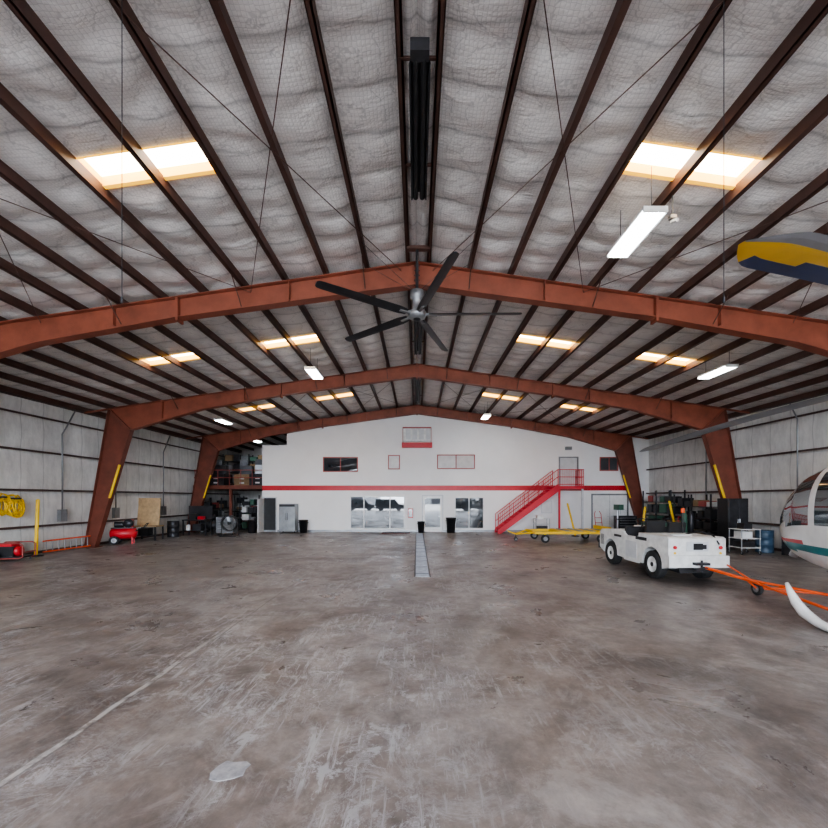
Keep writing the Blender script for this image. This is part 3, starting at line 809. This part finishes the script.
def compressor(name,x,y,a,mat,tankr=.26):
    b=MB(name); b.T=Matrix.Translation((x,y,0))@RZ(a)
    b.lathe((-.55,0,.5),(1,0,0),[(0,0),(.03,tankr*.6),(.1,tankr),(1.0,tankr),(1.07,tankr*.6),(1.1,0)],mat,24)
    b.wheel((-.3,-.3,.2),(0,1,0),.2,.09,GREY); b.wheel((-.3,.3,.2),(0,1,0),.2,.09,GREY); b.cyl((-.3,-.3,.2),(-.3,.3,.2),.02,DARK)
    b.bb((.35,-.2,0),(.4,-.15,.4),mat); b.bb((.35,.15,0),(.4,.2,.4),mat)
    b.bb((-.45,-.2,.74),(.45,.2,.78),DARK)
    b.cyl((-.35,0,.92),(0,0,.92),.13,BLACK); b.bb((.1,-.12,.78),(.38,.12,1.15),mat); b.box((.24,-.16,1.0),(.16,.08,.2),DARK)
    b.lathe((.24,-.22,.98),(0,1,0),[(-.02,0),(-.02,.2),(.02,.2),(.02,0)],DARK,20)
    for k in range(5): b.bb((.08,-.14,.98+k*.035),(.40,.14,.99+k*.035),DARK)
    b.tube([(.5,-.22,.6),(.85,-.22,.8),(.95,-.22,.95),(.95,.22,.95),(.85,.22,.8),(.5,.22,.6)],.018,DARK)
    return b.finish()
compressor('air_compressor',-13.85,18.7,.4,RED); compressor('air_compressor',-12.9,24.6,.1,DARK)
def washer(x,y,a,mat):
    b=MB('pressure_washer'); b.T=Matrix.Translation((x,y,0))@RZ(a)
    for s in(-.3,.3):
        b.tube([(-.5,s,.15),(-.5,s,.55),(-.4,s,.62),(.4,s,.62),(.5,s,.55),(.5,s,.15),(.4,s,.1),(-.4,s,.1),(-.5,s,.15)],.022,mat)
    for xx in(-.5,.5): b.cyl((xx,-.3,.3),(xx,.3,.3),.02,mat)
    b.bb((-.45,-.28,.12),(.45,.28,.16),DARK)
    b.bb((-.3,-.2,.16),(.15,.2,.5),BLACK); b.bb((-.25,-.18,.5),(.1,.18,.62),RED); b.lathe((.15,0,.33),(1,0,0),[(0,.17),(.1,.17),(.12,.08),(.12,0)],RED,20)
    b.wheel((-.3,-.38,.18),(0,1,0),.18,.08); b.wheel((-.3,.38,.18),(0,1,0),.18,.08); b.cyl((-.3,-.38,.18),(-.3,.38,.18),.02,DARK)
    b.cyl((.4,.2,0),(.4,.2,.15),.02,DARK)
    b.finish()
washer(-14.05,13.75,.2,REDF)
b=MB('red_ladder')
for z in(.08,.5): b.cyl((-14.45,15.3,z),(-14.2,17.2,z+.02),.03,ORANGE,seg=6)
for k in range(8):
    t=(k+.5)/8; b.cyl((-14.45+.25*t,15.3+1.9*t,.08),(-14.45+.25*t,15.3+1.9*t,.52),.018,GREY,seg=6)
b.finish()
rr=random.Random(5)
b=MB('yellow_hose_coil')
for (yc,zc) in((13.8,1.95),(14.30,1.9)):
    for k in range(12):
        ry=rr.uniform(.10,.30); rz=rr.uniform(.22,.40); oy=rr.uniform(-.1,.1); oz=rr.uniform(-.12,.02); ox=rr.uniform(0,.14)
        b.tube([(-14.56+ox+.02*math.sin(t*.7+k),yc+oy+ry*math.cos(t*PI/14),zc+oz+rz*math.sin(t*PI/14)) for t in range(28)],.020,YEL,6,True)
    b.bb((-14.7,yc-.12,zc+.22),(-14.4,yc+.12,zc+.28),DARK)
b.finish()
b=MB('parts_bench')
b.bb((-14.6,20.3,.68),(-13.4,21.0,.74),WOOD)
for x in(-14.55,-13.45):
    for y in(20.35,20.95): b.bb((x-.03,y-.03,0),(x+.03,y+.03,.68),DARK)
b.bb((-14.5,20.4,.2),(-13.5,20.9,.24),DARK); b.bb((-14.4,20.45,.24),(-13.9,20.85,.6),BLACK)
b.box((-14.02,20.72,1.46),(1.15,.03,1.42),WOOD,RX(-.10))
b.finish()
b=MB('electrical_conduit')
for y in(16.3,19.2,22.8):
    b.tube([(-14.6,y+.6,5.85),(-14.6,y+.3,5.3),(-14.6,y,4.8),(-14.6,y,1.6)],.028,GREY); b.bb((-14.68,y-.15,1.2),(-14.52,y+.15,1.7),GREY)
b.finish()
b=MB('electrical_conduit')
for y in(15.2,18.9,20.0):
    b.tube([(14.6,y+.3,5.85),(14.6,y,5.2),(14.6,y,1.6)],.025,GREY); b.bb((14.52,y-.15,1.3),(14.68,y+.15,1.8),GREY)
b.finish()
b=MB('workbench')
b.bb((-13.6,22.9,.85),(-12.2,23.6,.92),DARK)
for x in(-13.55,-12.25):
    for y in(22.95,23.55): b.bb((x-.03,y-.03,0),(x+.03,y+.03,.85),DARK)
b.bb((-13.5,23.0,.25),(-12.3,23.5,.28),DARK); b.bb((-13.3,23.1,.92),(-12.9,23.4,1.25),BLACK); b.bb((-12.8,23.1,.92),(-12.5,23.4,1.1),RED)
b.cyl((-13.4,23.2,.28),(-13.4,23.2,.6),.12,OFFW); b.bb((-13.1,23.1,.28),(-12.6,23.45,.65),DARK)
b.bb((-13.6,23.6,.92),(-12.2,23.64,1.7),DARK)
b.finish()
b=MB('drum_floor_fan')
c=Vector((-10.6,22.4,.75)); b.lathe(c,(0,1,0),[(-.15,.42),(-.14,.45),(.15,.45),(.15,.42),(-.15,.42)],DARK,28)
for r in(.1,.2,.3,.4): b.tube([c+Vector((r*math.cos(t*PI/12),-.16,r*math.sin(t*PI/12))) for t in range(24)],.006,GREY,5,True)
b.cyl(c-Vector((0,.1,0)),c+Vector((0,.12,0)),.09,BLACK)
for k in range(4):
    a=k*PI/2+.3; b.box(c+Vector((.22*math.cos(a),0,.22*math.sin(a))),(.3,.02,.14),GREY,RY(-a)@RX(.5))
for s in(-1,1): b.tube([c+Vector((s*.46,0,0)),c+Vector((s*.46,0,-.7)),c+Vector((s*.46,-.3,-.73))],.02,DARK); b.tube([c+Vector((s*.46,0,-.6)),c+Vector((s*.46,.3,-.73))],.02,DARK)
b.cyl(c+Vector((-.46,-.3,-.73)),c+Vector((.46,-.3,-.73)),.02,DARK)
b.finish()
b=MB('drill_press'); x,y=11.4,22.4
b.bb((x-.25,y-.3,0),(x+.25,y+.3,.06),GREEN); b.cyl((x,y+.1,.06),(x,y+.1,1.8),.05,STEEL); b.bb((x-.2,y-.3,.95),(x+.2,y+.1,1.0),DARK)
b.bb((x-.14,y-.3,1.5),(x+.14,y+.3,1.8),GREEN); b.cyl((x,y-.2,1.5),(x,y-.2,1.25),.03,STEEL); b.cyl((x+.15,y-.1,1.6),(x+.35,y-.3,1.4),.012,STEEL)
b.finish(.01)
b=MB('hand_truck'); x,y=11.2,24.3
for s in(-.2,.2): b.tube([(x+s,y,.1),(x+s,y+.25,1.2),(x+s*.6,y+.3,1.35)],.02,RED); b.wheel((x+s*1.4,y+.05,.13),(1,0,0),.13,.06)
for z in(.3,.6,.9): b.cyl((x-.2,y+.25*z/1.2,z+.05),(x+.2,y+.25*z/1.2,z+.05),.015,RED)
b.bb((x-.22,y-.25,.02),(x+.22,y,.035),DARK); b.cyl((x-.28,y+.05,.13),(x+.28,y+.05,.13),.012,DARK); b.finish()
def gpu(x,y,mat):
    b=MB('ground_power_cart')
    b.bb((x-.55,y-.35,.3),(x+.55,y+.35,1.05),mat); b.bb((x-.5,y-.36,.75),(x+.1,y-.35,1.0),BLACK); b.bb((x-.56,y-.36,1.05),(x+.56,y+.36,1.09),DARK)
    for sx in(-.38,.38):
        for sy in(-.4,.4): b.wheel((x+sx,y+sy,.2),(0,1,0),.2,.1)
    b.cyl((x-.38,y-.4,.2),(x-.38,y+.4,.2),.02,DARK); b.cyl((x+.38,y-.4,.2),(x+.38,y+.4,.2),.02,DARK); b.bb((x-.5,y-.3,.2),(x+.5,y+.3,.3),DARK)
    b.tube([(x-.55,y,.35),(x-1.0,y,.4),(x-1.25,y,.85)],.02,YEL); b.finish(.01)
gpu(11.1,18.3,GREEN)
b=MB('gas_cylinder_trolley'); x,y=12.3,18.0
for s,m_ in((-.15,GREEN),(.15,DARK)):
    b.lathe((x+s,y,.08),(0,0,1),[(0,0),(0,.12),(1.3,.12),(1.42,.07),(1.45,.04),(1.55,.04),(1.56,0)],m_,20)
b.bb((x-.32,y-.16,.04),(x+.32,y+.16,.08),DARK)
for s in(-1,1): b.wheel((x+s*.36,y+.15,.16),(1,0,0),.16,.06); b.cyl((x+s*.3,y+.16,.08),(x+s*.3,y+.2,1.3),.018,RED)
b.cyl((x-.3,y+.2,1.3),(x+.3,y+.2,1.3),.018,RED); b.cyl((x-.36,y+.15,.16),(x+.36,y+.15,.16),.012,DARK); b.finish()
# unseen vans and buildings, added only to put dark shapes in the office glazing
for (x,y,m_) in((-9.8,-18,BLACK),(-4.6,-16.5,DARK),(6.6,-15.5,BLACK),(10.5,-18.5,DARK)):
    b=MB('added_reflection_van')
    b.extr([(x-2.4,.35),(x+2.4,.35),(x+2.45,1.0),(x+1.5,1.15),(x+.9,1.95),(x-2.3,2.0),(x-2.4,1.2)],y-.9,y+.9,m_,'y')
    b.extr([(x-2.1,1.25),(x+1.2,1.25),(x+.8,1.8),(x-2.1,1.82)],y+.9,y+.91,CANOPY,'y')
    for sx in(-1.5,1.5):
        for sy in(-.85,.85): b.wheel((x+sx,y+sy,.35),(0,1,0),.35,.22,GREY)
    b.finish(.02)
for (x,y,w,h) in((-30,-80,34,7),(14,-85,26,9),(48,-75,24,6)):
    b=MB('added_reflection_building')  # added out of view to vary what the glazing reflects
    b.extr([(x-w/2,0),(x+w/2,0),(x+w/2,h*.75),(x,h),(x-w/2,h*.75)],y-10,y,GREY,'y'); b.bb((x-w*.35,y,0),(x+w*.35,y+.1,h*.6),DARK); b.finish()
# ------------------------------------------------------------ lighting
w=bpy.data.worlds.new('sky'); SC.world=w; w.use_nodes=True; nt=w.node_tree; bg=nt.nodes['Background']
bg.inputs[0].default_value=(.80,.88,1,1); bg.inputs[1].default_value=24
ld=bpy.data.lights.new('hangar_door_portal','AREA'); ld.shape='RECTANGLE'; ld.size=29.4; ld.size_y=7.8
ld.cycles.is_portal=True
lo=bpy.data.objects.new('hangar_door_portal',ld); lo.location=(0,Y0-.05,3.9); lo.rotation_euler=(PI/2,0,0)
SC.collection.objects.link(lo)
try: SC.view_settings.look='AgX - Medium High Contrast'
except Exception as e: print(e)
# ------------------------------------------------------------ camera
cd=bpy.data.cameras.new('camera'); cam=bpy.data.objects.new('camera',cd); SC.collection.objects.link(cam)
cd.sensor_width=36; cd.lens=396/828*36; cd.shift_x=-3/828; cd.shift_y=84/828; cd.clip_start=.05; cd.clip_end=300
cam.location=(0,0,EYE); cam.rotation_euler=(PI/2,0,0)
SC.camera=cam
